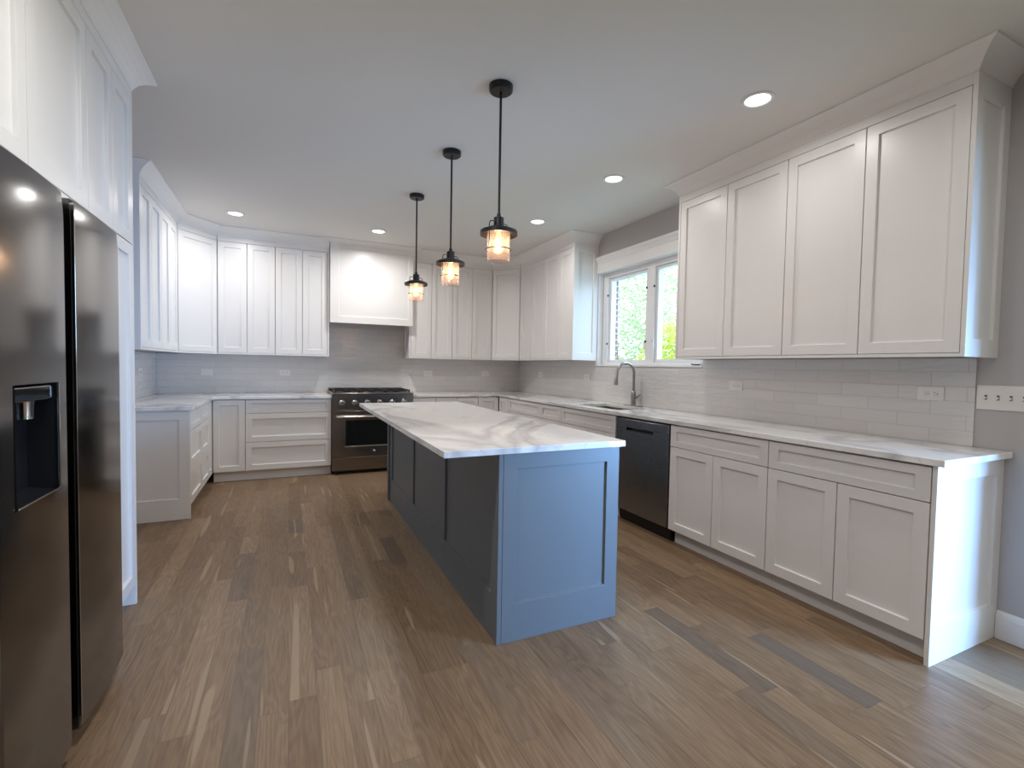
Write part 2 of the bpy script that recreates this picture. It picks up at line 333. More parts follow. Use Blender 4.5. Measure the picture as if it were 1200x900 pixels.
# floor of individual boards, one mesh
FIX = [ # board row (x0), y0, y1, tone, grey
    (0.0, 1.945, 2.95, 0.62, 0), (-0.2, 1.62, 2.37, 0.36, .3), (-0.2, 2.37, 3.3, 0.42, 0), (0.3, 1.50, 2.0, 0.60, 0), (0.2, 1.0, 1.83, 0.45, 0), (0.1, 2.1, 3.2, 0.42, 0),
    (0.4, 1.3, 2.45, 0.40, 0), (0.0, 1.2, 1.945, 0.36, 0), (-0.1, 1.9, 3.0, 0.5, 0), (0.5, 1.9, 2.9, 0.34, 0), (0.6, 1.1, 1.9, 0.55, 0), (0.6, 3.05, 3.55, 0.18, .35), (0.5, 3.15, 3.9, 0.62, 0),
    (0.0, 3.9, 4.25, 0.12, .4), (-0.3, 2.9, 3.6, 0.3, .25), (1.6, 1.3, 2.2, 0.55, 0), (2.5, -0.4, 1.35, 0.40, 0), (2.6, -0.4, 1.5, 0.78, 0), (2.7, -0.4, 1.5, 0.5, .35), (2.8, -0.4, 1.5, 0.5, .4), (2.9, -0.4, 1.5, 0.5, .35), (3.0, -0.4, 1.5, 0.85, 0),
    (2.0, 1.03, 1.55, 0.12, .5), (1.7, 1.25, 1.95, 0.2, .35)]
mb = MB(); seeds = []
r = 0
x = XL - (XL % 0.1) - 0.0
rows = [round(-1.4+0.1*k, 3) for k in range(46)]
for x0 in rows:
    xa, xb = max(x0, XL), min(x0+0.1, XR)
    if xb-xa < 0.005: continue
    fx = sorted([f for f in FIX if abs(f[0]-x0) < 1e-6], key=lambda f: f[1])
    segs = []; y = YF; stops = fx+[None]
    for f in stops:
        end = f[1] if f else YB
        while y < end-1e-6:
            Lb = random.choice((0.35, 0.55, 0.7, 0.9, 1.2, 1.5))*random.uniform(.85, 1.15); n = min(y+Lb, end)
            if end-n < 0.25: n = end
            t = min(1, max(0.05, random.gauss(0.47, 0.085)))
            if random.random() < 0.07: t = random.uniform(.60, .68)
            gv = random.uniform(.15, .35) if random.random() < 0.10 else 0.0
            segs.append((y, n, t, gv)); y = n
        if f: segs.append((f[1], f[2], f[3], f[4])); y = f[2]
    for (a, b_, t, gv) in segs:
        g_ = 0.0006
        mb.add([(xa+g_, a+g_, 0), (xb-g_, a+g_, 0), (xb-g_, b_-g_, 0), (xa+g_, b_-g_, 0)], [(0, 1, 2, 3)])
        seeds.append((t, random.random(), gv))
n_top = len(mb.f)
mb.add([(XL-.2, YF-.2, -0.002), (XR+.2, YF-.2, -0.002), (XR+.2, YB+.2, -0.002), (XL-.2, YB+.2, -0.002)], [(0, 1, 2, 3)])
mb.add([(XL-.2, YF-.2, -0.1), (XR+.2, YF-.2, -0.1), (XR+.2, YB+.2, -0.1), (XL-.2, YB+.2, -0.1)], [(0, 3, 2, 1)])
me = bpy.data.meshes.new('floor'); me.from_pydata(mb.v, [], mb.f); me.materials.append(OAK)
ca = me.color_attributes.new('plank', 'FLOAT_COLOR', 'CORNER')
for p in me.polygons:
    c = (*seeds[p.index], 1) if p.index < n_top else (0.0, 0.5, 0.9, 1)
    for li in p.loop_indices: ca.data[li].color = c
fl = bpy.data.objects.new('floor', me); COL.objects.link(fl); struct(fl)

struct(MB().box(XL-.2, XR+.2, YF-.2, YB+.2, H, H+.1).build('ceiling', CEILM))
struct(MB().box(XL-.2, XR+.45, YB, YB+.15, -.1, H).build('wall_back', WALLM))
struct(MB().box(XL-.2, XL, YF, YB, -.1, H).build('wall_left', WALLM))
struct(MB().box(XL-.2, XR+.45, YF-.15, YF, -.1, H).build('wall_front', WALLM))
WY0, WY1, WZ0, WZ1 = 2.944, 4.473, 1.303, 2.335
PY0, PY1, PZ1 = -1.75, 0.60, 2.08
hole = lambda y, z: not ((WY0 < y < WY1 and WZ0 < z < WZ1) or (PY0 < y < PY1 and 0 < z < PZ1))
ys = [YF, PY0, PY1, WY0, WY1, YB]; zs = [-.1, 0, WZ0, PZ1, WZ1, H]
struct(MB().cells(ys, zs, hole, XR, XR+.165, wallplate(0, 0)).build('wall_right', WALLM))
bh = lambda y, z: not ((WY0+.0 < y < 4.462 and WZ0 < z < 2.32) or (PY0 < y < PY1 and 0 < z < PZ1))
struct(MB().cells([YF, PY0, PY1, WY0+.0, 4.462, YB], [-.1, 0, WZ0, PZ1, 2.32, H], bh, XR+.166, XR+.27, wallplate(0, 0)).build('wall_exterior', BRICK))
# baseboards
BBP = [(0, 0), (0.016, 0), (0.016, 0.105), (0.012, 0.122), (0.006, 0.132), (0, 0.135)]
struct(MB().sweep([(XR, PY1), (XR, 1.068)], [(o, z) for o, z in BBP]).build('baseboard_right', TRIMW))
struct(MB().sweep([(XL, 4.57), (XL, 3.085)], [(o, z) for o, z in BBP]).build('baseboard_left', TRIMW))
struct(MB().sweep([(XL, 1.40), (XL, YF), (XR, YF), (XR, PY0)], [(o, z) for o, z in BBP]).build('baseboard_front', TRIMW))

# crown mouldings
ZC = 2.648
CRN = [(-0.018, ZC), (0.003, ZC), (0.005, ZC+.010), (0.012, ZC+.022), (0.024, ZC+.042), (0.042, ZC+.060), (0.064, ZC+.076), (0.082, ZC+.086), (0.088, ZC+.088), (0.090, H-.001), (-0.018, H-.001)]
XU = 2.8135; YU = 6.13; XUL = -1.003
R_N, R_F = 1.115, 2.937; F_N = 4.476
E1 = (2.542, YU); E2 = (XU, 5.808); D1 = (XUL, 5.765); D2 = (-0.706, YU)
HX0, HX1, HY = 0.444, 1.426, 6.058
XP = -0.724; PYF = 3.080; PYN = 1.47
struct(MB().sweep([(XR, R_N), (XU, R_N), (XU, R_F), (XR, R_F)], CRN).build('trim_1', TRIMW, bevel=.001))
struct(MB().sweep([(XR, F_N), (XU, F_N), E2, E1, (HX1, YU)], CRN).build('trim_2', TRIMW, bevel=.001))
CRNH = [(o, z if z > ZC+.09 else z+(0.056*(1-(z-ZC)/.09))) for o, z in CRN]
struct(MB().sweep([(HX1, YU-.0), (HX1, HY), (HX0, HY), (HX0, YU-.0)], CRNH).build('trim_3', TRIMW, bevel=.001))
struct(MB().sweep([(HX0-.006, YU), D2, D1, (XUL, 4.43), (XL, 4.43)], CRN).build('trim_4', TRIMW, bevel=.001))
struct(MB().sweep([(XL, PYF), (XP, PYF), (XP, PYN), (XL, PYN)], CRN).build('trim_5', TRIMW, bevel=.001))

# sink window
win = thing('window_1', 'white two sash casement window over the sink', 'window', (XR+.06, (WY0+WY1)/2, WZ0)); struct(win); wx, wy, wz = win.location
def wbox(m, x0, x1, y0, y1, z0, z1): return m.box(x0-wx, x1-wx, y0-wy, y1-wy, z0-wz, z1-wz)
m = MB(); j = .012                     # jamb liner
wbox(m, 3.118, 3.20, WY0+.001, WY1-.001, WZ0-.004, WZ0+.012); wbox(m, XR, 3.20, WY0+.001, WY1-.001, WZ1-j, WZ1-.001)
wbox(m, XR, 3.20, WY1-j, WY1-.001, WZ0+.012, WZ1-j); wbox(m, XR, 3.20, WY0+.001, WY0+j, WZ0+.012, WZ1-j)
m.build('jamb', TRIMW, win, .0015)
fz0, fz1, fy0, fy1 = WZ0+.012, 2.30, WY0+j, WY1-j
m = MB().cells([fy0-wy, fy0+.085-wy, 3.635-wy, 3.745-wy, fy1-.085-wy, fy1-wy], [fz0-wz, fz0+.028-wz, fz1-.03-wz, WZ1-j-wz],
    lambda a, b: not ((fy0+.085-wy < a < 3.635-wy or 3.745-wy < a < fy1-.085-wy) and fz0+.028-wz < b < fz1-.03-wz), 3.20-wx, 3.30-wx, wallplate(0, 0))
m.build('frame', VINYL, win, .002)
for (a, b_) in ((3.745, fy1-.085), (fy0+.085, 3.635)):
    a += .002; b_ -= .002; z0, z1 = fz0+.03, fz1-.032; q = .03
    sm = MB().cells([a-wy, a+q-wy, b_-q-wy, b_-wy], [z0-wz, z0+q-wz, z1-q-wz, z1-wz], lambda c, d: not (a+q-wy < c < b_-q-wy and z0+q-wz < d < z1-q-wz), 3.222-wx, 3.285-wx, wallplate(0, 0))
    sash = sm.build('sash', VINYL, win, .002)
    gm = MB(); wbox(gm, 3.268, 3.272, a+q-.003, b_-q+.003, z0+q-.003, z1-q+.003); gm.build('pane', WGLASS, sash)
for yy in (4.02, 3.06):
    m = MB(); wbox(m, 3.165, 3.199, yy-.05, yy+.05, fz0+.004, fz0+.02); m.build('crank_base', VINYL, win, .004)
    m = MB(); m.tube([(3.165-wx, yy+.045-wy, fz0+.012-wz), (3.155-wx, yy+.0-wy, fz0+.008-wz), (3.16-wx, yy-.05-wy, fz0+.008-wz)], .006, 8); m.build('crank_handle', BLACK, win)
for yy in (3.755, 3.625):
    m = MB(); wbox(m, 3.185, 3.199, yy-.006, yy+.006, 1.47, 1.56); m.build('sash_lock', VINYL, win, .003)
m = MB()
for yy in (fy1-.089, 3.742, 3.633):
    for zz in (1.55, 2.08): wbox(m, 3.19, 3.202, yy-.008, yy+.008, zz-.01, zz+.01)
m.build('hinge_pin', BLACK, win, .002)
# window head moulding
struct(MB().sweep([(3.134, WY0+.002), (3.134, WY1)], [(0, 2.325), (.018, 2.325), (.018, 2.43), (.024, 2.435), (.028, 2.455), (.042, 2.475), (.046, 2.50), (0, 2.50)]).build('trim_6', TRIMW, bevel=.0015))

# backsplash
T = 0.0095
bs = MB().cells([1.19, WY0, WY1, YB-T-.001], [.9145, WZ0-.006, 1.3615], lambda y, z: not (WY0 < y < WY1 and z > WZ0-.006), XR-T, XR-.0003, wallplate(0, 0)).build('tile_backsplash', TILEY)
tag(bs, 'white glossy subway tile backsplash under the sink window, on the right wall', 'backsplash')
put_xz = lambda a, b, c: (a, c, b)
bs = MB().cells([XL+T+.001, .447, 1.396, XR-T-.001], [.0005, .9145, 1.3615, 1.80], lambda x, z: (z > .9145 and z < 1.3615) or (.447 < x < 1.396 and z > .9145), YB-T, YB-.0003, put_xz).build('tile_backsplash', TILEX)
tag(bs, 'glossy subway tile backsplash on the back wall, rising behind the range to the hood', 'backsplash')
bs = MB().cells([4.45, YB-T-.001], [.9145, 1.3615], lambda y, z: True, XL+.0003, XL+T, wallplate(0, 0)).build('tile_backsplash', TILEY)
tag(bs, 'short white tile backsplash on the left wall beyond the pantry', 'backsplash')

# ------------------------------------------------------------------ cabinets
GAP = 0.0024
def door(root, x0, x1, z0, z1, name='door', m=None, st=.058):
    w, h = x1-x0-2*GAP, z1-z0-2*GAP
    return MB().shaker((x0+GAP, 0, z0+GAP), (1, 0, 0), (0, 1, 0), w, h, ml=st, mr=st, mb=min(st, h*.27), mt=min(st, h*.27)).build(name, m or WHITE, root, .0014)
Z0, Z1, DZ0, DZ1 = 1.362, 2.648, 1.379, 2.596
def wall_cab(label, ox, oy, rz, Wd, doors, D, ends='', group=None, name='wall_cabinet'):
    t = thing(name, label, 'cabinet', (ox, oy, Z0), rz, group); h = Z1-Z0
    xa = .019 if 'L' in ends else 0; xb = Wd-.019 if 'R' in ends else Wd
    MB().box(xa+.0005, xb-.0005, .033, D, .014, h).build('body', WHITE, t)
    MB().box(xa, xb, .0005, .0200, 0, DZ0-Z0-.001).build('light_rail', WHITE, t, .001)
    MB().box(xa, xb, .0005, .0200, DZ1-Z0+.001, h).build('top_rail', WHITE, t, .001)
    for a, b_ in zip(doors[:-1], doors[1:]): door(t, a, b_, DZ0-Z0, DZ1-Z0)
    if 'L' in ends: MB().shaker((0, D, 0), (0, -1, 0), (1, 0, 0), D, h, ml=.06, mr=.065, mb=.085, mt=.10).build('end_panel', WHITE, t, .0014)
    if 'R' in ends: MB().shaker((Wd, 0, 0), (0, 1, 0), (-1, 0, 0), D, h, ml=.065, mr=.06, mb=.085, mt=.10).build('end_panel', WHITE, t, .0014)
    return t
DR = XR-XU-.0005
G_R, G_F, G_B, G_L = 'wall cabinets right of the sink window', 'wall cabinets between the window and the corner', 'wall cabinets on the back wall', 'wall cabinets on the left wall'
wall_cab('white shaker wall cabinet beside the right edge of the sink window', XU, R_F, -PI/2, .9175, [.021, .466, .9175], DR, 'L', G_R)
wall_cab('white shaker wall cabinet at the near end of the right wall, largest in view', XU, R_F-.918, -PI/2, .904, [0, .4445, .885], DR, 'R', G_R)
wall_cab('white wall cabinet left of the sink window, its end panel lit blue by the window', XU, F_N+.667, -PI/2, .667, [0, .336, .647], DR, 'R', G_F)
wall_cab('white wall cabinet on the right wall next to the angled right corner cabinet', XU, 5.806, -PI/2, .6625, [0, .328, .6625], DR, '', G_F)
DBK = YB-YU-.0005
wall_cab('white wall cabinet just right of the range hood', 1.40, YU, 0, .572, [.02, .289, .572], DBK, 'L', G_B)
wall_cab('white wall cabinet on the back wall next to the angled right corner cabinet', 1.9725, YU, 0, .568, [0, .28, .568], DBK, '', G_B)
wall_cab('white wall cabinet just left of the range hood', -.139, YU, 0, .577, [0, .284, .557], DBK, 'R', G_B)
wall_cab('white wall cabinet on the back wall next to the angled left corner cabinet', -.705, YU, 0, .5655, [0, .284, .5655], DBK, '', G_B)
DL = XUL-XL-.0005
wall_cab('white wall cabinet at the free near end of the left wall run', XUL, 4.431, PI/2, .665, [.018, .335, .665], DL, 'L', G_L)
wall_cab('white wall cabinet on the left wall next to the angled left corner cabinet', XUL, 4.4965+.60, PI/2, .667, [0, .332, .667], DL, '', G_L)
def corner_cab(label, A, B, poly):
    A, B = Vector(A), Vector(B); d = (B-A); w = d.length; rz = math.atan2(d.y, d.x)
    t = thing('corner_wall_cabinet', label, 'cabinet', (A.x, A.y, Z0), rz); h = Z1-Z0
    c, s = math.cos(-rz), math.sin(-rz)
    loc = lambda p: ((p[0]-A.x)*c-(p[1]-A.y)*s, (p[0]-A.x)*s+(p[1]-A.y)*c)
    pts = [(.02, .033), (w-.02, .033)]+[loc(p) for p in poly]
    MB().prism(pts, .014, h).build('body', WHITE, t)
    MB().box(.004, w-.004, .0005, .020, 0, DZ0-Z0-.001).build('light_rail', WHITE, t, .001)
    MB().box(.004, w-.004, .0005, .020, DZ1-Z0+.001, h).build('top_rail', WHITE, t, .001)
    door(t, .004, w-.004, DZ0-Z0, DZ1-Z0)
e = .0005
corner_cab('angled white corner wall cabinet left of the range, with one wide door', D1, D2, [(D2[0]-e, YU+.03), (D2[0]-e, YB-.001), (XL+.001, YB-.001), (XL+.001, D1[1]+e), (XUL-.02, D1[1]+e)])
corner_cab('angled white corner wall cabinet right of the range, behind the nearest pendant lamp', E1, E2, [(XU+.02, E2[1]+e), (XR-.001, E2[1]+e), (XR-.001, YB-.001), (E1[0]+e, YB-.001), (E1[0]+e, YU+.03)])

# base cabinets
CT0, CT1 = .884, .914
def base_cab(label, ox, oy, rz, Wd, fronts, D, ends='', group=None, top=.883, name='base_cabinet', toe=(0, 0)):
    t = thing(name, label, 'cabinet', (ox, oy, 0), rz, group)
    xa = .0195 if 'L' in ends else 0.0; xb = Wd-.0195 if 'R' in ends else Wd
    MB().box(xa+.0005, xb-.0005, .033, D, .105, top).build('body', WHITE, t)
    if top < .85:
        MB().box(xa+.0005, xb-.0005, .0205, .06, top+.0005, .883).build('front_rail', WHITE, t)
    MB().box(xa+.0005+toe[0], xb-.0005-toe[1], .072, .088, 0, .1045).build('toe_kick', WHITE, t)
    for kind, a, b_, z0, z1 in fronts: door(t, a, b_, z0, z1, kind, st=.058)
    if 'L' in ends: MB().shaker((0, D, 0), (0, -1, 0), (1, 0, 0), D, .883, t=.019, ml=.07, mr=.075, mb=.17, mt=.078).build('end_panel', WHITE, t, .0014)
    if 'R' in ends: MB().shaker((Wd, 0, 0), (0, 1, 0), (-1, 0, 0), D, .883, t=.019, ml=.075, mr=.07, mb=.17, mt=.078).build('end_panel', WHITE, t, .0014)
    return t
XB = 2.526; DB = XR-XB-.0005; BZ0, BZ1, DRZ = .108, .877, .718
G_RB, G_BB, G_LB = 'base cabinets on the right wall', 'base cabinets on the back wall', 'base cabinets on the left wall'
def dd(w0, mid, w1): return [('drawer_front', w0, w1, DRZ, BZ1), ('door', w0, mid, BZ0, DRZ), ('door', mid, w1, BZ0, DRZ)]
base_cab('white base cabinet at the near right end, its end panel lit bright by daylight', XB, 1.8695, -PI/2, .7995, dd(0, .388, .778), DB, 'R', G_RB)
base_cab('white base cabinet just right of the dishwasher', XB, 2.6575, -PI/2, .7875, dd(0, .392, .7875), DB, '', G_RB)
base_cab('white sink base cabinet with a wide false front under the faucet', XB, 4.212, -PI/2, .9085, dd(0, .455, .9085), DB, '', G_RB, top=.64)
base_cab('white base cabinet with one narrow drawer just left of the sink base', XB, 4.66, -PI/2, .4475, [('drawer_front', 0, .4475, DRZ, BZ1), ('door', 0, .4475, BZ0, DRZ)], DB, '', G_RB)
base_cab('white base cabinet with one wide drawer near the right back corner', XB, 5.512, -PI/2, .8515, dd(0, .426, .8515), DB, '', G_RB)
base_cab('narrow white door cabinet on the right wall closing the right back corner', XB, 5.806, -PI/2, .2935, [('door', .01, .2935, BZ0, BZ1)], DB, '', G_RB)
YBB = 5.811; DBB = YB-YBB-.0005
base_cab('white two door base cabinet on the back wall behind the island, right of the range', 1.381, YBB, 0, .568, [('door', 0, .284, BZ0, BZ1), ('door', .284, .568, BZ0, BZ1)], DBB, '', G_BB)
base_cab('white two door base cabinet on the back wall in the right back corner', 1.95, YBB, 0, .574, [('door', 0, .286, BZ0, BZ1), ('door', .286, .5735, BZ0, BZ1)], DBB, '', G_BB)
base_cab('white base cabinet with three wide drawers just left of the range', -.4195, YBB, 0, .8625, [('drawer_front', 0, .8625, .729, BZ1), ('drawer_front', 0, .8625, .418, .729), ('drawer_front', 0, .8625, .112, .418)], DBB, '', G_BB)
base_cab('white base cabinet with one tall narrow door in the left back corner', -.7205, YBB, 0, .3005, [('door', .002, .3005, .112, BZ1)], DBB, '', G_BB)
XBL = -.722; DBL = XBL-XL-.0005
base_cab('white drawer cabinet at the near end of the left run, with a panelled end', XBL, 4.58, PI/2, .590, [('drawer_front', .0215, .59, .715, BZ1), ('drawer_front', .0215, .59, .415, .715), ('drawer_front', .0215, .59, BZ0, .415)], DBL, 'L', G_LB)
base_cab('narrower white drawer cabinet in the middle of the left run', XBL, 5.1705, PI/2, .412, [('drawer_front', 0, .412, .715, BZ1), ('drawer_front', 0, .412, .415, .715), ('drawer_front', 0, .412, BZ0, .415)], DBL, '', G_LB)
base_cab('narrow white door cabinet at the corner end of the left run', XBL, 5.583, PI/2, .222, [('door', 0, .222, BZ0, BZ1)], DBL, '', G_LB)

# tall pantry and the cabinet over the refrigerator (face towards +x)
t = thing('pantry_cabinet', 'tall white pantry cabinet standing beyond the refrigerator', 'cabinet', (XP, 2.4715, 0), PI/2); wP = PYF-2.4715
MB().box(0, wP-.0195, .0205, XP-XL-.0005, .105, ZC).build('body', WHITE, t)
MB().box(0, wP-.0195, .072, .088, 0, .1045).build('toe_kick', WHITE, t)
MB().box(0, wP-.0195, .0005, .02, 2.60, ZC).build('top_rail', WHITE, t, .001)
for a, b_ in ((0, .303), (.303, .588)):
    door(t, a, b_, 1.869, 2.599); door(t, a, b_, .108, 1.867)
MB().box(wP-.019, wP, 0, XP-XL-.0005, 0, ZC).build('end_panel', WHITE, t, .0014)
t = thing('fridge_top_cabinet', 'white two door cabinet over the refrigerator, at the upper left edge', 'cabinet', (XP, PYN, 0), PI/2); wF = 2.471-PYN
MB().box(0.0195, wF-.0005, .0205, XP-XL-.0005, 1.845, ZC).build('body', WHITE, t)
MB().box(0.0195, wF-.0005, .0005, .02, 2.60, ZC).build('top_rail', WHITE, t, .001)
MB().box(0.0195, wF-.0005, .0005, .02, 1.845, 1.868).build('bottom_rail', WHITE, t, .001)
door(t, .02, .515, 1.869, 2.599); door(t, .515, wF, 1.869, 2.599)
MB().box(0, .019, 0, XP-XL-.0005, 0, ZC).build('end_panel', WHITE, t, .0014)

# range hood cover
t = thing('range_hood', 'boxy white panelled range hood cover above the range', 'range hood', (HX0, HY, 1.768))
hw = HX1-HX0
MB().shaker((0, 0, 0), (1, 0, 0), (0, 1, 0), hw, H-.03-1.768, ml=.10, mr=.055, mb=.082, mt=.065, rec=.010).build('front_panel', WHITE, t, .0014)
MB().box(.0, hw, .0195, .067, .0, H-.002-1.768).build('cover', WHITE, t)
m = MB().cells([.001, .06, .89, .953], [.0675, .10, .34, YB-HY-T-.001], lambda a, b: True, .035, H-.002-1.768); m.build('body', WHITE, t)
MB().box(.08, .87, .10, .33, .02, .0345).build('vent_insert', STEEL, t, .002)

# countertops
def Lcells(label, xs, ys, inc):
    o = MB().cells(xs, ys, inc, CT0, CT1).build('countertop', QUARTZ, None, .0025); tag(o, label, 'countertop'); return o
XC = 2.506; YC = 5.789; XT = XR-T-.0005; YT = YB-T-.0005
SX0, SX1, SY0, SY1 = 2.63, 3.0, 3.41, 4.07
Lcells('white veined quartz countertop along the right wall with the sink cut into it', [1.3805, XC, SX0, SX1, XT], [1.04, SY0, SY1, YC, YT],
       lambda x, y: (x > XC or y > YC) and not (SX0 < x < SX1 and SY0 < y < SY1))
Lcells('pale quartz countertop in the left corner, running up to the range', [XL+T+.0005, -.70, .4435], [4.553, YC, YT], lambda x, y: x < -.70 or y > YC)

# ------------------------------------------------------------------ island
IX0, IX1, IY0, IY1 = .862, 1.531, 1.966, 4.59
t = thing('kitchen_island', 'blue grey panelled island in the middle of the kitchen floor', 'island', (IX0, IY0, 0))
iw, il = IX1-IX0, IY1-IY0
MB().box(.021, iw-.022, .021, il-.021, .10, .883).build('body', BLUE, t)
MB().box(.021, iw-.09, .021, il-.021, 0, .0995).build('plinth', BLUE, t)
MB().shaker((.023, 0, 0), (1, 0, 0), (0, 1, 0), iw-.023, .883, t=.020, ml=.068, mr=.075, mb=.18, mt=.073, rec=.011).build('end_panel', BLUE, t, .0014)
MB().shaker((iw, il, 0), (-1, 0, 0), (0, -1, 0), iw-.022, .883, t=.020, ml=.075, mr=.068, mb=.18, mt=.073, rec=.011).build('end_panel', BLUE, t, .0014)
MB().box(0, .0215, 0, .030, 0, .883).build('corner_post', BLUE, t, .0014)
MB().box(-.012, .0215, il-.055, il, 0, .883).build('corner_post', BLUE, t, .0014)
sp = [.031, .8265, 1.645, il-.0555]
for k in range(3):
    a, b_ = sp[k], sp[k+1]
    MB().shaker((0.003, b_-.0005, 0), (0, -1, 0), (1, 0, 0), b_-a-.001, .883, t=.0175, ml=.002 if k < 2 else .09, mr=.05, mb=.21, mt=.04, rec=.011).build('side_panel', BLUE, t, .0014)
for k in range(4):
    a = .022+k*(il-.044)/4; b_ = .022+(k+1)*(il-.044)/4
    MB().shaker((iw, a+GAP, .70+.018), (0, 1, 0), (-1, 0, 0), b_-a-2*GAP, .16, mb=.04, mt=.04).build('drawer_front', BLUE, t, .0014)
    MB().shaker((iw, a+GAP, .108), (0, 1, 0), (-1, 0, 0), b_-a-2*GAP, .607).build('door', BLUE, t, .0014)
o = MB().box(.597, 1.555, 1.948, 4.64, CT0, CT1).build('island_countertop', QUARTZ, None, .0025)
tag(o, 'white quartz countertop with grey veins on the blue island', 'countertop')

# ------------------------------------------------------------------ range
t = thing('range', 'stainless steel gas range with black cooktop under the hood', 'range', (.449, 5.775, 0)); rw = .924
MB().box(0, rw, .03, .655, .04, .925).build('body', STEELR, t, .002)
MB().box(.02, rw-.02, .07, .64, .0, .0395).build('kick_base', BLACK, t)
for a in (.05, rw-.05): MB().lathe([(.018, 0), (.018, .03), (.012, .04)], (a, .045, 0), 16).build('foot', BLACK, t)
MB().box(.004, rw-.004, 0, .029, .045, .196).build('storage_drawer', STEELR, t, .003)
d = MB().cells([.004, .145, .79, rw-.004], [.206, .325, .626, .735], lambda a, b: not (.145 < a < .79 and .325 < b < .626), -.006, .029, put_xz).build('oven_door', STEELR, t, .003)
MB().box(.1455, .7895, .006, .026, .3255, .6255).build('oven_window', DGLASS, d)
m = MB()
for zz in (.43, .53): m.tube([(.16, .028, zz), (.775, .028, zz)], .003, 6)
MB().box(.135, .80, -.014, -.0065, .316, .330).build('window_trim', CHROME, d, .003)
hb = MB().tube([(.045, -.058, .672), (rw-.045, -.058, .672)], .012, 14).build('handle', CHROME, d)
m = MB()
for a in (.075, rw-.075): m.tube([(a, -.057, .672), (a, -.0065, .672)], .009, 10)
m.build('handle_bracket', CHROME, hb)
bd = MB().box(.437, .481, -.0105, -.0065, .252, .287).build('badge', DARK, d, .002)
m = MB()
m.tube([(.445, -.0112, .263), (.459, -.0112, .276), (.473, -.0112, .263)], .0022, 6); m.tube([(.450, -.0112, .259), (.459, -.0112, .267), (.468, -.0112, .259)], .0018, 6)
m.build('emblem', CHROME, bd)
MB().box(.002, rw-.002, -.004, .029, .745, .925).build('control_panel', STEELR, t, .003)
for k in range(6):
    kx = .108+k*.1415
    kb = MB().lathe([(.034, 0), (.034, -.004), (.030, -.008)], (kx, -.0045, .832), 28, 'Y').build('knob_bezel', CHROME, t)
    MB().lathe([(.0245, -.0085), (.023, -.034), (.020, -.037), (.0, -.037)], (kx, -.0045, .832), 28, 'Y').build('knob', STEELD, kb)
MB().box(-.002, rw+.002, -.022, .655, .9255, .945).build('cooktop', STEELR, t, .006, seg=3)
MB().box(.03, rw-.03, .03, .60, .9455, .949).build('burner_tray', BLACK, t, .001)
MB().box(0, rw, .615, .654, .9455, .975).build('back_trim', STEELR, t, .003)
for k in range(3):
    a = .028+k*.29; b_ = a+.284; m = MB()
    for yy in (.035, .315, .59): m.box(a, b_, yy-.006, yy+.006, .962, .976)
    for xx in (a+.006, (a+b_)/2, b_-.006): m.box(xx-.006, xx+.006, .035, .59, .962, .976)
    for xx in (a+.008, b_-.008):
        for yy in (.04, .585): m.box(xx-.007, xx+.007, yy-.007, yy+.007, .949, .963)
    m.build('grate', GRATE, t, .002)
    for yy in (.175, .45): MB().lathe([(.048, .9492), (.046, .956), (.03, .961), (.0, .961)], ((a+b_)/2, yy, 0), 24).build('burner', BLACK, t)

# ------------------------------------------------------------------ appliance panels with a pocket
def bow_panel(us, vs, hole, t_, bow, curl=0.0):
    """front faces -y, u along x, v along z; returns mesh of front skin with edges, optional recessed pocket"""
    w0, w1 = us[0], us[-1]; f = lambda u, v: -bow*(1-((2*u-w0-w1)/(w1-w0))**2)+curl*max(0, (v-vs[-1]+.10)/.10)**2
    m = MB(); idx = {}; vs_ = []; fs = []
    def vid(i, j_, k):
        if (i, j_, k) not in idx: idx[(i, j_, k)] = len(vs_); vs_.append((us[i], f(us[i], vs[j_]) if k == 0 else t_, vs[j_]))
        return idx[(i, j_, k)]
    inh = lambda i, j_: hole and hole[0]-1e-6 <= us[i] and us[i+1] <= hole[1]+1e-6 and hole[2]-1e-6 <= vs[j_] and vs[j_+1] <= hole[3]+1e-6
    nu, nv = len(us)-1, len(vs)-1
    for i in range(nu):
        for j_ in range(nv):
            fs.append((vid(i, j_, 1), vid(i+1, j_, 1), vid(i+1, j_+1, 1), vid(i, j_+1, 1)))
            if not inh(i, j_): fs.append((vid(i, j_, 0), vid(i+1, j_, 0), vid(i+1, j_+1, 0), vid(i, j_+1, 0)))
    for i in range(nu):
        for j_ in (0, nv): fs.append((vid(i, j_, 0), vid(i+1, j_, 0), vid(i+1, j_, 1), vid(i, j_, 1)))
    for j_ in range(nv):
        for i in (0, nu): fs.append((vid(i, j_, 0), vid(i, j_+1, 0), vid(i, j_+1, 1), vid(i, j_, 1)))
    return m.add(vs_, fs, True)
def pocket(u0, u1, v0, v1, yf, yb_, slope=0.0):
    m = MB(); t0 = .0015
    P = [(u0, yf, v0), (u1, yf, v0), (u1, yf, v1), (u0, yf, v1), (u0, yb_, v0+slope), (u1, yb_, v0+slope), (u1, yb_, v1), (u0, yb_, v1)]
    return m.add(P, [(0, 1, 5, 4), (1, 2, 6, 5), (2, 3, 7, 6), (3, 0, 4, 7), (4, 5, 6, 7)])

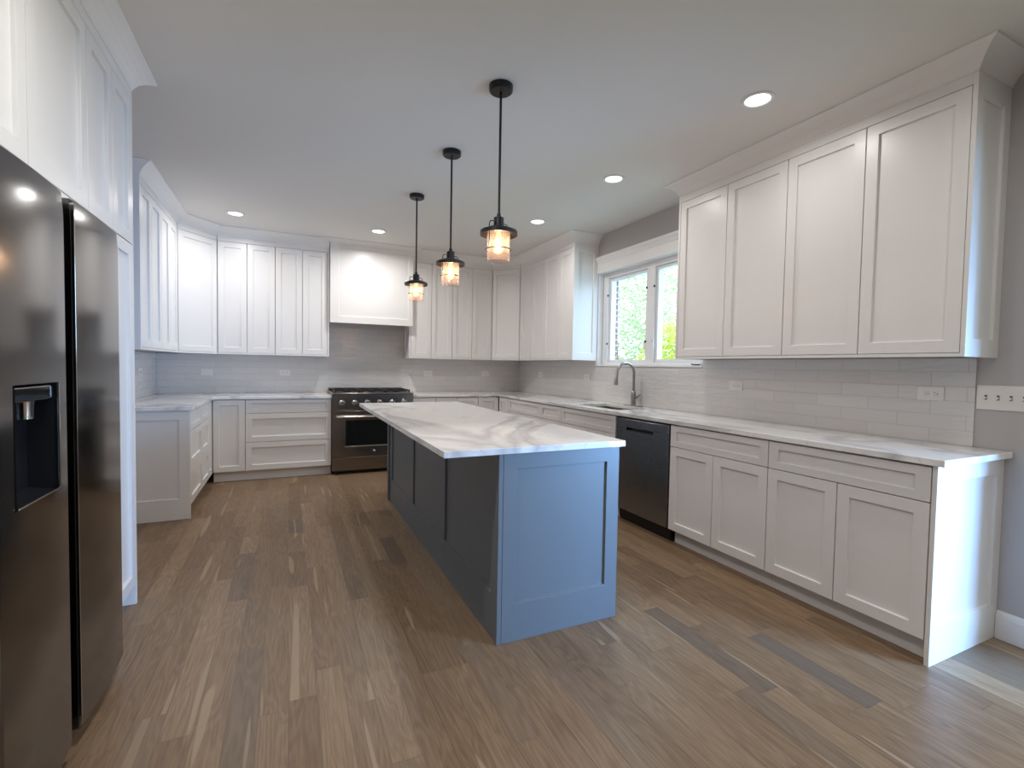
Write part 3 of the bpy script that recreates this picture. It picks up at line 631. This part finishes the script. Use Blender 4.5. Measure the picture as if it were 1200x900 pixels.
# dishwasher
t = thing('dishwasher', 'dark stainless dishwasher built in beside the sink base cabinet', 'dishwasher', (XB-.004, 3.290, 0), -PI/2); dw = .622
MB().box(.008, dw-.008, .05, .58, .02, .875).build('tub', BLACK, t)
us = [0.003, .14, .22, .30, .38, .46, dw-.003]; vs = [.110, .775, .800, .868]
d = bow_panel(us, vs, (.14, .46, .775, .800), .049, .004).build('door', STEELD, t, .004)
pocket(.14, .46, .775, .800, -.0025, .03).build('pocket_handle', DARK, d)
MB().box(.003, dw-.003, .012, .049, .8685, .876).build('control_strip', DARK, t)
MB().box(.003, dw-.003, .065, .08, 0.0, .1045).build('toe_panel', BLACK, t)

# refrigerator: local x along world y, front towards +x
FY0 = 1.521
t = thing('refrigerator', 'tall stainless side by side refrigerator with an ice and water dispenser', 'refrigerator', (-.622, FY0, 0), PI/2)
MB().box(.002, .912, .085, .68, .03, 1.785).build('cabinet', STEELD, t, .003)
MB().box(.02, .894, .06, .0845, .012, .052).build('base_grille', DARK, t, .002)
for a in (.06, .85): MB().lathe([(.02, 0), (.02, .03)], (a, .12, 0), 14).build('foot', DARK, t)
us = [.0, .02, .072, .14, .20, .26, .321, .36, .40]; vs = [.058, .894, 1.212, 1.69, 1.71, 1.73, 1.75, 1.77, 1.790]
d = bow_panel(us, vs, (.072, .321, .894, 1.212), .078, .008, .005).build('freezer_door', STEEL, t, .006, seg=3)
dp = pocket(.072, .321, .894, 1.212, -.0068, .065, .012).build('dispenser_recess', DARK, d)
m = MB(); m.box(.0735, .3195, -.0105, -.0045, .8965, .9015); m.box(.3165, .3205, -.0105, -.0045, .896, 1.21)
m.build('dispenser_trim', CHROME, d, .0015)
MB().box(.08, .314, .0, .06, 1.165, 1.205).build('dispenser_panel', DGLASS, d, .004)
MB().lathe([(.018, 1.115), (.020, 1.16), (.022, 1.1645)], (.215, .03, 0), 20).build('dispenser_spout', CHROME, d)
us = [.467, .53, .6, .68, .76, .84, .914]; vs = [.058, 1.69, 1.71, 1.73, 1.75, 1.77, 1.790]
d2 = bow_panel(us, vs, None, .078, .008, .005).build('refrigerator_door', STEEL, t, .006, seg=3)
MB().box(.402, .465, .045, .078, .06, 1.785).build('handle_channel', DARK, t, .002)
m = MB().box(.4672, .4702, -.0035, .02, .075, 1.775); m.build('handle_edge', CHROME, d2, .001)
for a in (.05, .84): MB().box(a-.03, a+.05, .03, .14, 1.7905, 1.803).build('hinge_cover', DARK, t, .003)

# ------------------------------------------------------------------ sink and faucet
t = thing('sink', 'undermount stainless sink basin set into the right countertop', 'sink', ((SX0+SX1)/2, (SY0+SY1)/2, .66))
a, b_ = (SX1-SX0)/2, (SY1-SY0)/2; zt = CT0-.001-.66
m = MB(); w_ = .010
m.add([(-a-w_, -b_-w_, zt), (a+w_, -b_-w_, zt), (a+w_, b_+w_, zt), (-a-w_, b_+w_, zt), (-a, -b_, zt), (a, -b_, zt), (a, b_, zt), (-a, b_, zt), (-a+.01, -b_+.01, .012), (a-.01, -b_+.01, .012), (a-.01, b_-.01, .012), (-a+.01, b_-.01, .012),
       (-a-.002, -b_-.002, .0), (a+.002, -b_-.002, 0), (a+.002, b_+.002, 0), (-a-.002, b_+.002, 0)],
      [(0, 1, 5, 4), (1, 2, 6, 5), (2, 3, 7, 6), (3, 0, 4, 7), (4, 5, 9, 8), (5, 6, 10, 9), (6, 7, 11, 10), (7, 4, 8, 11), (8, 9, 10, 11), (0, 1, 13, 12), (1, 2, 14, 13), (2, 3, 15, 14), (3, 0, 12, 15), (12, 13, 14, 15)])
m.build('basin', NICKEL, t, .004)
MB().lathe([(.045, .0125), (.042, .016), (.012, .0145), (0, .0145)], (0.03, 0, 0), 24).build('drain', CHROME, t)
t = thing('faucet', 'brushed nickel gooseneck pull down faucet behind the sink', 'faucet', (3.065, 3.74, CT1))
MB().lathe([(.028, 0), (.028, .006), (.0, .006)], (0, 0, 0), 28).build('deck_flange', NICKEL, t)
m = MB(); m.box(-.028, .028, -.125, .125, 0, .005); m.build('base_plate', NICKEL, t, .002)
MB().lathe([(.023, .006), (.023, .12), (.020, .135), (.014, .15)], (0, 0, 0), 24).build('valve_body', NICKEL, t)
R_ = .102; zc = .317
pth = [(0, 0, .145), (0, 0, .23)]+[(-R_+R_*math.cos(a_), 0, zc+R_*math.sin(a_)) for a_ in [PI*k/16 for k in range(0, 17)]]+[(-2*R_-.003, 0, zc-.02)]
MB().tube(pth, .0125, 14).build('spout', NICKEL, t)
MB().tube([(-2*R_-.003, 0, zc-.022), (-2*R_-.006, 0, zc-.05), (-2*R_-.010, 0, zc-.10), (-2*R_-.011, 0, zc-.112)], [.0145, .017, .021, .018], 16).build('spray_head', NICKEL, t)
lv = MB().tube([(0, -.022, .085), (0, -.045, .085)], .014, 14).build('handle_hub', NICKEL, t)
MB().tube([(0, -.045, .088), (.0, -.062, .094), (.0, -.10, .118)], [.008, .007, .0055], 10).build('handle_lever', NICKEL, lv)

# ------------------------------------------------------------------ outlets and switches
def outlet(label, loc, rz, kind='outlet', wd=.118, ht=.073, group='outlets in the tile backsplash'):
    t = thing('wall_outlet' if kind == 'outlet' else 'wall_switch', label, 'outlet' if kind == 'outlet' else 'switch', loc, rz, group)
    MB().box(-wd/2, wd/2, -.006, 0, -ht/2, ht/2).build('cover_plate', PLATE, t, .002)
    if kind == 'outlet':
        for s_ in (-.0205, .0205):
            rc = MB().lathe([(.0165, -.0062), (.016, -.0085), (0, -.0085)], (s_, 0, 0), 20, 'Y').build('receptacle', PLATE, t)
            m = MB(); m.box(s_-.005, s_+.004, -.0092, -.0086, .005, .0075); m.box(s_-.004, s_+.003, -.0092, -.0086, -.0075, -.005); m.lathe([(.0026, -.0092), (.0026, -.0086)], (s_+.010, 0, 0), 10, 'Y'); m.build('slots', SLOT, rc)
    else:
        MB().box(-.033, .033, -.009, -.0062, -.016, .016).build('rocker', PLATE, t, .002)
    return t
YO, XO = YB-T-.0004, XR-T-.0004
outlet('white outlet in the left wall tile near the left back corner', (XL+T+.0004, 5.78, 1.165), PI/2)
outlet('white horizontal rocker plate in the back tile near the left corner', (-.85, YO, 1.157), 0, 'switch', group='rocker plates in the backsplash')
outlet('white outlet in the back tile between the left corner and the range', (-.043, YO, 1.158), 0)
outlet('white outlet in the back tile just right of the range', (1.73, YO, 1.165), 0)
outlet('white outlet in the back tile near the right back corner', (2.575, YO, 1.172), 0)
outlet('white outlet in the right wall tile near the right back corner', (XO, 5.76, 1.176), -PI/2)
outlet('white outlet in the right wall tile just left of the sink window', (XO, 4.64, 1.172), -PI/2)
outlet('white outlet in the right wall tile just right of the sink window', (XO, 2.605, 1.162), -PI/2)
outlet('white outlet in the right wall tile nearest the switch plate', (XO, 1.372, 1.173), -PI/2)
t = thing('switch_plate', 'wide white plate of toggle switches on the bare right wall, at the right edge', 'switch', (XR-.0004, 1.081, 1.168), -PI/2)
MB().box(-.104, .104, -.006, 0, -.06, .06).build('cover_plate', PLATE, t, .002)
for k in range(4):
    s_ = -.069+k*.046
    MB().box(s_-.005, s_+.005, -.0068, -.0062, -.012, .012).build('toggle_slot', SLOT, t)
    MB().box(s_-.0035, s_+.0035, -.017, -.0069, -.008, .004).build('toggle', PLATE, t, .0012)

# ------------------------------------------------------------------ ceiling lights
def can(label, x, y, w):
    t = thing('recessed_light', label, 'ceiling light', (x, y, H), 0, 'recessed ceiling lights')
    MB().lathe([(.082, -.0005), (.080, -.006), (.066, -.007), (.062, -.003), (.062, -.0005)], (0, 0, 0), 40).build('trim_ring', TRIMW, t)
    MB().lathe([(.0615, -.0022), (.03, -.0024), (0, -.0024)], (0, 0, 0), 40).build('lens', LENS, t)
    area('lamp', (0, 0, -.012), (0, 0, -1), .11, .11, w, CAN_C, 'DISK', math.radians(165), t)
    return t
can('round recessed ceiling light nearest the camera, over the right cabinets', 2.296, 1.84, 4.1)
can('round recessed ceiling light in front of the sink window head', 2.277, 3.08, 4.3)
can('round recessed ceiling light above the right corner wall cabinets', 2.272, 4.32, 6.5)
can('round recessed ceiling light directly over the range hood front', .895, 5.46, 12.5)
can('round recessed ceiling light above the left corner wall cabinets', -.477, 5.50, 8.5)
for (x, y, w) in ((0.02, 1.55, 15.0), (2.29, .60, 3.5), (1.1, -.3, 8.0), (-.3, -.6, 8.0), (1.1, -2.4, 8.0), (2.2, -2.4, 8.0)):
    can('round recessed ceiling light over the near part of the room, out of view', x, y, w)

# ------------------------------------------------------------------ pendants
def pendant(label, x, y):
    t = thing('pendant_light', label, 'pendant lamp', (x, y, H), 0, 'pendant lamps over the island'); z = lambda q: q-H
    MB().lathe([(0, z(2.712)), (.055, z(2.712)), (.062, z(2.718)), (.063, z(2.7445))], (0, 0, 0), 40).build('canopy', BLACK, t)
    MB().tube([(0, 0, z(2.712)), (0, 0, z(2.07))], .0065, 12).build('rod', BLACK, t)
    MB().lathe([(.010, z(2.085)), (.012, z(2.07)), (.027, z(2.063)), (.028, z(2.012)), (.0, z(2.012))], (0, 0, 0), 28).build('socket_cap', BLACK, t)
    MB().lathe([(.02, z(2.0115)), (.060, z(2.009)), (.096, z(1.994)), (.099, z(1.991)), (.099, z(1.972)), (.096, z(1.972)), (.095, z(1.989)), (.060, z(2.004)), (.02, z(2.006))], (0, 0, 0), 48, cap=False).build('shade_brim', BLACK, t)
    MB().lathe([(.061, z(2.0035)), (.061, z(1.838)), (.058, z(1.835)), (.0575, z(1.838)), (.0575, z(2.0035))], (0, 0, 0), 48, cap=False).build('glass_cylinder', SEEDED, t)
    cg = MB()
    for a in (0.35, 0.35+PI):
        c, s = math.cos(a), math.sin(a)
        cg.tube([(c*.027, s*.027, z(2.036)), (c*.045, s*.045, z(2.040)), (c*.060, s*.060, z(2.036)), (c*.0665, s*.0665, z(2.024)), (c*.0675, s*.0675, z(2.0)), (c*.0675, s*.0675, z(1.897))], .0028, 8)
    cg.tube([(math.cos(k*PI/24)*.0665, math.sin(k*PI/24)*.0665, z(1.897)) for k in range(48)], .0028, 8, closed=True)
    cg.build('wire_cage', BLACK, t)
    b = MB().lathe([(.012, z(1.995)), (.013, z(1.975)), (.024, z(1.945)), (.029, z(1.918)), (.026, z(1.893)), (.014, z(1.878)), (0, z(1.875))], (0, 0, 0), 24).build('bulb', BULBG, t)
    m = MB()
    for k in range(6):
        a = k*PI/3; r0, r1 = .005, .013
        m.tube([(math.cos(a)*r0, math.sin(a)*r0, z(1.955)), (math.cos(a)*r1, math.sin(a)*r1, z(1.895)), (math.cos(a+.5)*r0, math.sin(a+.5)*r0, z(1.95))], .0016, 6)
    m.build('filament', FILA, b)
    l = bpy.data.lights.new('lamp', 'POINT'); l.energy = PEND_W; l.color = (1.0, 0.83, 0.68); l.shadow_soft_size = .018
    o = bpy.data.objects.new('lamp', l); COL.objects.link(o); o.parent = t; o.location = (0, 0, z(1.925))
    return t
pendant('black pendant lamp with seeded glass, nearest and largest of the row of three', 1.006, 2.351)
pendant('black pendant lamp with seeded glass, middle of the row of three', 1.013, 3.205)
pendant('black pendant lamp with seeded glass, farthest of the three, nearest the range hood', 1.003, 4.15)

# ------------------------------------------------------------------ outdoors seen through the window
struct(MB().box(XR+.27, 30, -14, 26, -.35, -.3).build('lawn', GROUND))
def tree(name, label, cat, c, rad, n, lm, size, seed, trunk):
    rnd = random.Random(seed); t = thing(name, label, cat, (c[0], c[1], -.3)); m = MB()
    for _ in range(n):
        while True:
            p = Vector((rnd.uniform(-1, 1), rnd.uniform(-1, 1), rnd.uniform(-1, 1)))
            if .25 < p.length < 1: break
        q = Vector((p.x*rad[0], p.y*rad[1], c[2]+.3+p.z*rad[2]))
        if q.z < .05: continue
        a = Vector((rnd.gauss(0, 1), rnd.gauss(0, 1), rnd.gauss(0, 1))).normalized(); b = a.orthogonal().normalized(); s = size*rnd.uniform(.6, 1.3)
        k = a.cross(b)
        m.add([q-a*s, q+b*s*.5+k*s*.1, q+a*s, q-b*s*.5+k*s*.1], [(0, 1, 2, 3)])
    m.build('foliage', lm, t)
    tk = MB(); tk.tube([(0, 0, 0), (.05, .03, trunk*.5), (.0, .1, trunk)], [.09, .075, .05] if trunk > 1 else [.03, .025, .02], 10)
    tk.build('trunk', BARK, t)
tree('tree', 'pale green leafy tree outside, filling the left pane of the sink window', 'tree', (7.2, 9.5, 2.6), (1.3, 1.6, 2.8), 15000, LEAF1, .05, 3, 3.2)
tree('tree', 'loose pale tree outside, behind the right pane of the sink window', 'tree', (10.6, 10.6, 3.2), (1.8, 2.4, 3.0), 12000, LEAF1, .06, 4, 3.4)
tree('shrub', 'yellow green shrub outside, low in the right pane of the sink window', 'shrub', (6.6, 6.75, 1.0), (.8, .9, 1.25), 4500, LEAF2, .06, 5, .7)
